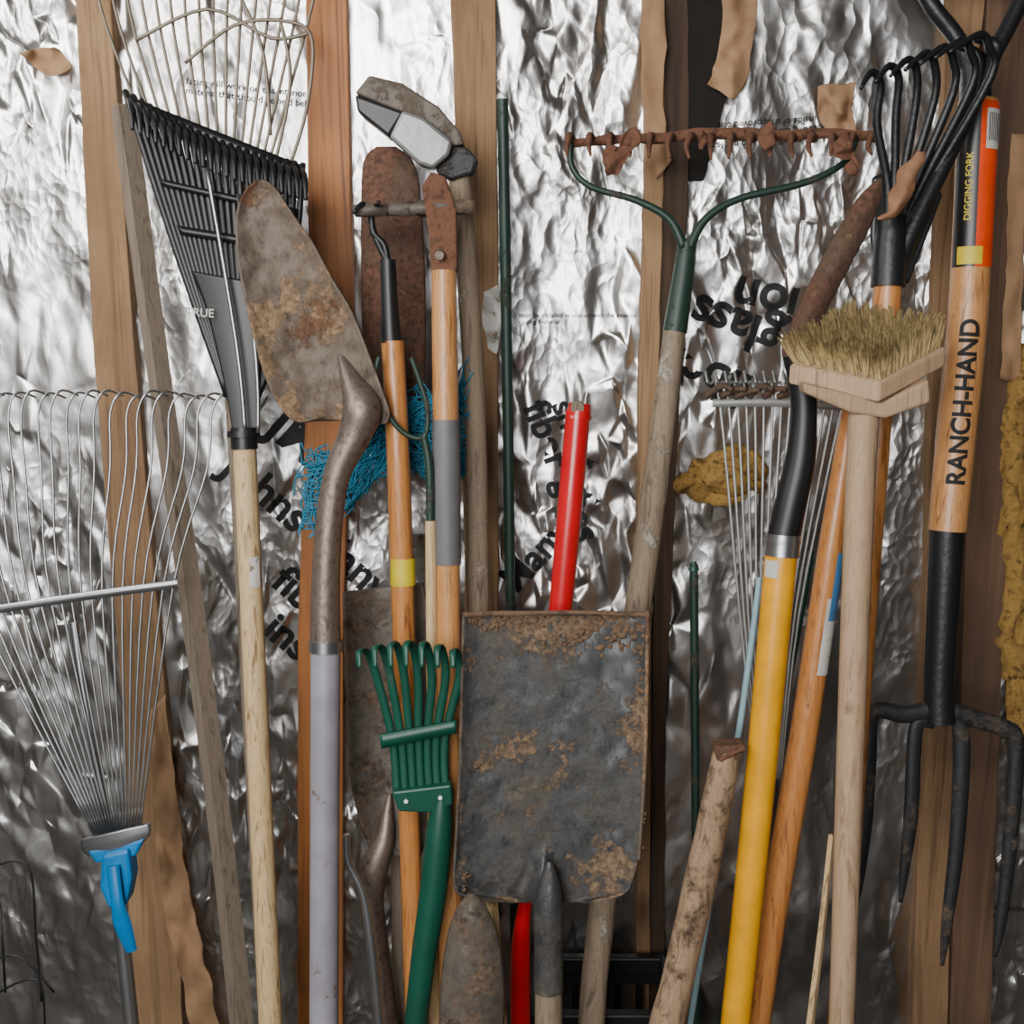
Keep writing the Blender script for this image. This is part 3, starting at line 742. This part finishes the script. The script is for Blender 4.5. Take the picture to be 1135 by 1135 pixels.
# 20 digging fork
D=L(0.15,0.16); e=empty('digging_fork')
tube('handle',[(1084,112,40),(1074,330,42),(1060,480,43),(1050,588,42)],M['ashlight'],e,D)
tube('yoke',[(1082,118,34),(1080,85,30),(1076,62,26)],M['blackmetal'],e,D)
tubes('yoke_arms',[[(1078,90,20),(1062,45,18),(1032,5,18),(1012,-40,18)],[(1082,90,20),(1104,55,18),(1128,8,18),(1148,-40,18)]],M['blackmetal'],e,D,n=12)
tube('grip',[(1008,-42,26),(1080,-50,28),(1152,-42,26)],M['black'],e,D)
tube('socket',[(1050,586,38),(1045,680,36),(1041,760,34),(1041,800,36)],M['blackmetal'],e,D)
dd=lambda y:D(y)+.0
W=[[(1041,785,26),(1005,792,22),(975,787,20),(965,798,19),(963,840,19),(960,900,18),(954,960,14),(950,1000,6)],
   [(1035,800,18),(1018,800,18),(1013,830,18),(1010,900,18),(1003,960,13),(998,1000,5)],
   [(1048,795,20),(1062,798,19),(1066,840,20),(1060,940,18),(1050,1020,14),(1044,1070,5)],
   [(1041,785,26),(1085,798,22),(1115,808,21),(1126,822,20),(1124,880,19),(1117,960,17),(1108,1030,13),(1103,1060,5)]]
tubes('tines',W,M['forkmetal'],e,dd,n=12,flat=0.7)
label('sticker_orange',(1084,112),(1074,330),42,0.02,0.85,-10,80,D,M['orangelab'],e)
label('sticker_black',(1084,112),(1074,330),42,0.02,0.85,-80,-10,D,M['blacklab'],e)
label('sticker_barcode',(1084,112),(1074,330),43,0.06,0.26,5,60,D,M['white'],e)
for k in range(6): label('barcode_line_%d'%k,(1084,112),(1074,330),43.6,0.08,0.22,12+k*7,15+k*7,D,M['ink'],e)
label('sticker_gold',(1084,112),(1074,330),43,0.75,0.84,-60,10,D,M['ylabel'],e)
htext('burned_name','RANCH-HAND',(1074,330),(1050,588),42,0.80,0.25,0.034,D,M['ink'],e,off=0.03)
htext('sticker_name','DIGGING FORK',(1084,112),(1074,330),43,0.62,-0.45,0.013,D,M['ylabel'],e)

# thin lath
e=empty('thin_wooden_lath'); tube('lath',[(922,925,8),(912,1020,9),(898,1135,10)],M['pale'],e,L(0.20,.2),n=4,floor=True)
# wire frame lower left
e=empty('wire_basket_frame')
tubes('wires',[[(-20,965,3),(30,958,3),(40,1040,3),(46,1110,3)],[(-20,1070,3),(20,1060,3),(60,1100,3)],[(0,1000,3),(6,1100,3)],[(-20,1110,3),(40,1085,3),(50,1140,3)]],M['blackmetal'],e,L(0.08,.1),n=6)
# black crate on the floor behind the handles
e=empty('plastic_crate')
cx0,cx1,cy0,cy1,ch=0.03,0.255,-0.23,-0.07,0.40
for nm,(a,b_,c,d_) in {'side_front':(cx0,cx1,cy0,cy0+.006),'side_rear':(cx0,cx1,cy1-.006,cy1)}.items():
    for k in range(7): 
        x=cx0+(cx1-cx0-.012)*k/6; box('%s_rib_%d'%(nm,k),x,x+.012,c,d_,0,ch-.02,M['black'],e)
    for k in range(6): box('%s_band_%d'%(nm,k),a,b_,c-.001,d_+.001,k*.07,k*.07+.018,M['black'],e)
    box(nm+'_rim',a,b_,c-.006,d_+.006,ch-.03,ch,M['black'],e,bevel=.003)
for nm,x in (('side_left',cx0),('side_right',cx1-.006)):
    box(nm,x,x+.006,cy0+.006,cy1-.006,0.0,ch-.03,M['black'],e); box(nm+'_rim',x-.004,x+.01,cy0+.006,cy1-.006,ch-.03,ch,M['black'],e,bevel=.003)
box('base',cx0,cx1,cy0,cy1,0,.006,M['black'],e)

# ---------------------------------------------------------------- light
w=bpy.data.worlds.new('World'); S.world=w; w.use_nodes=True
bg=w.node_tree.nodes['Background']; bg.inputs[0].default_value=(0.94,0.96,1.0,1); bg.inputs[1].default_value=2.4
def area(name,loc,tgt,sx,sy,en,col):
    l=bpy.data.lights.new(name,'AREA'); l.shape='RECTANGLE'; l.size=sx; l.size_y=sy; l.energy=en; l.color=col
    o=bpy.data.objects.new(name,l); S.collection.objects.link(o); o.location=loc
    o.rotation_euler=(Vector(tgt)-Vector(loc)).to_track_quat('-Z','Y').to_euler()
area('added_high_key',(-0.75,-2.3,2.5),(0,0,1.7),1.3,0.7,58,(1.0,0.97,0.93))  # added key lamp, set high so light falls off downwards; ceiling is closed
area('doorway_daylight',(-0.8,-3.3,1.8),(0,0,1.3),1.5,1.1,62,(1.0,0.98,0.95))
area('added_left_light',(-1.5,-0.9,2.2),(0.3,0,1.5),0.6,0.6,15,(1.0,0.98,0.95))  # added lamp for light from upper left; the left wall has no opening

cam=bpy.data.cameras.new('camera'); cam.sensor_width=36; cam.lens=36*F; cam.clip_start=0.05
co=bpy.data.objects.new('camera',cam); S.collection.objects.link(co); co.location=CAM
co.rotation_euler=(math.radians(90)-TH,0,0); S.camera=co
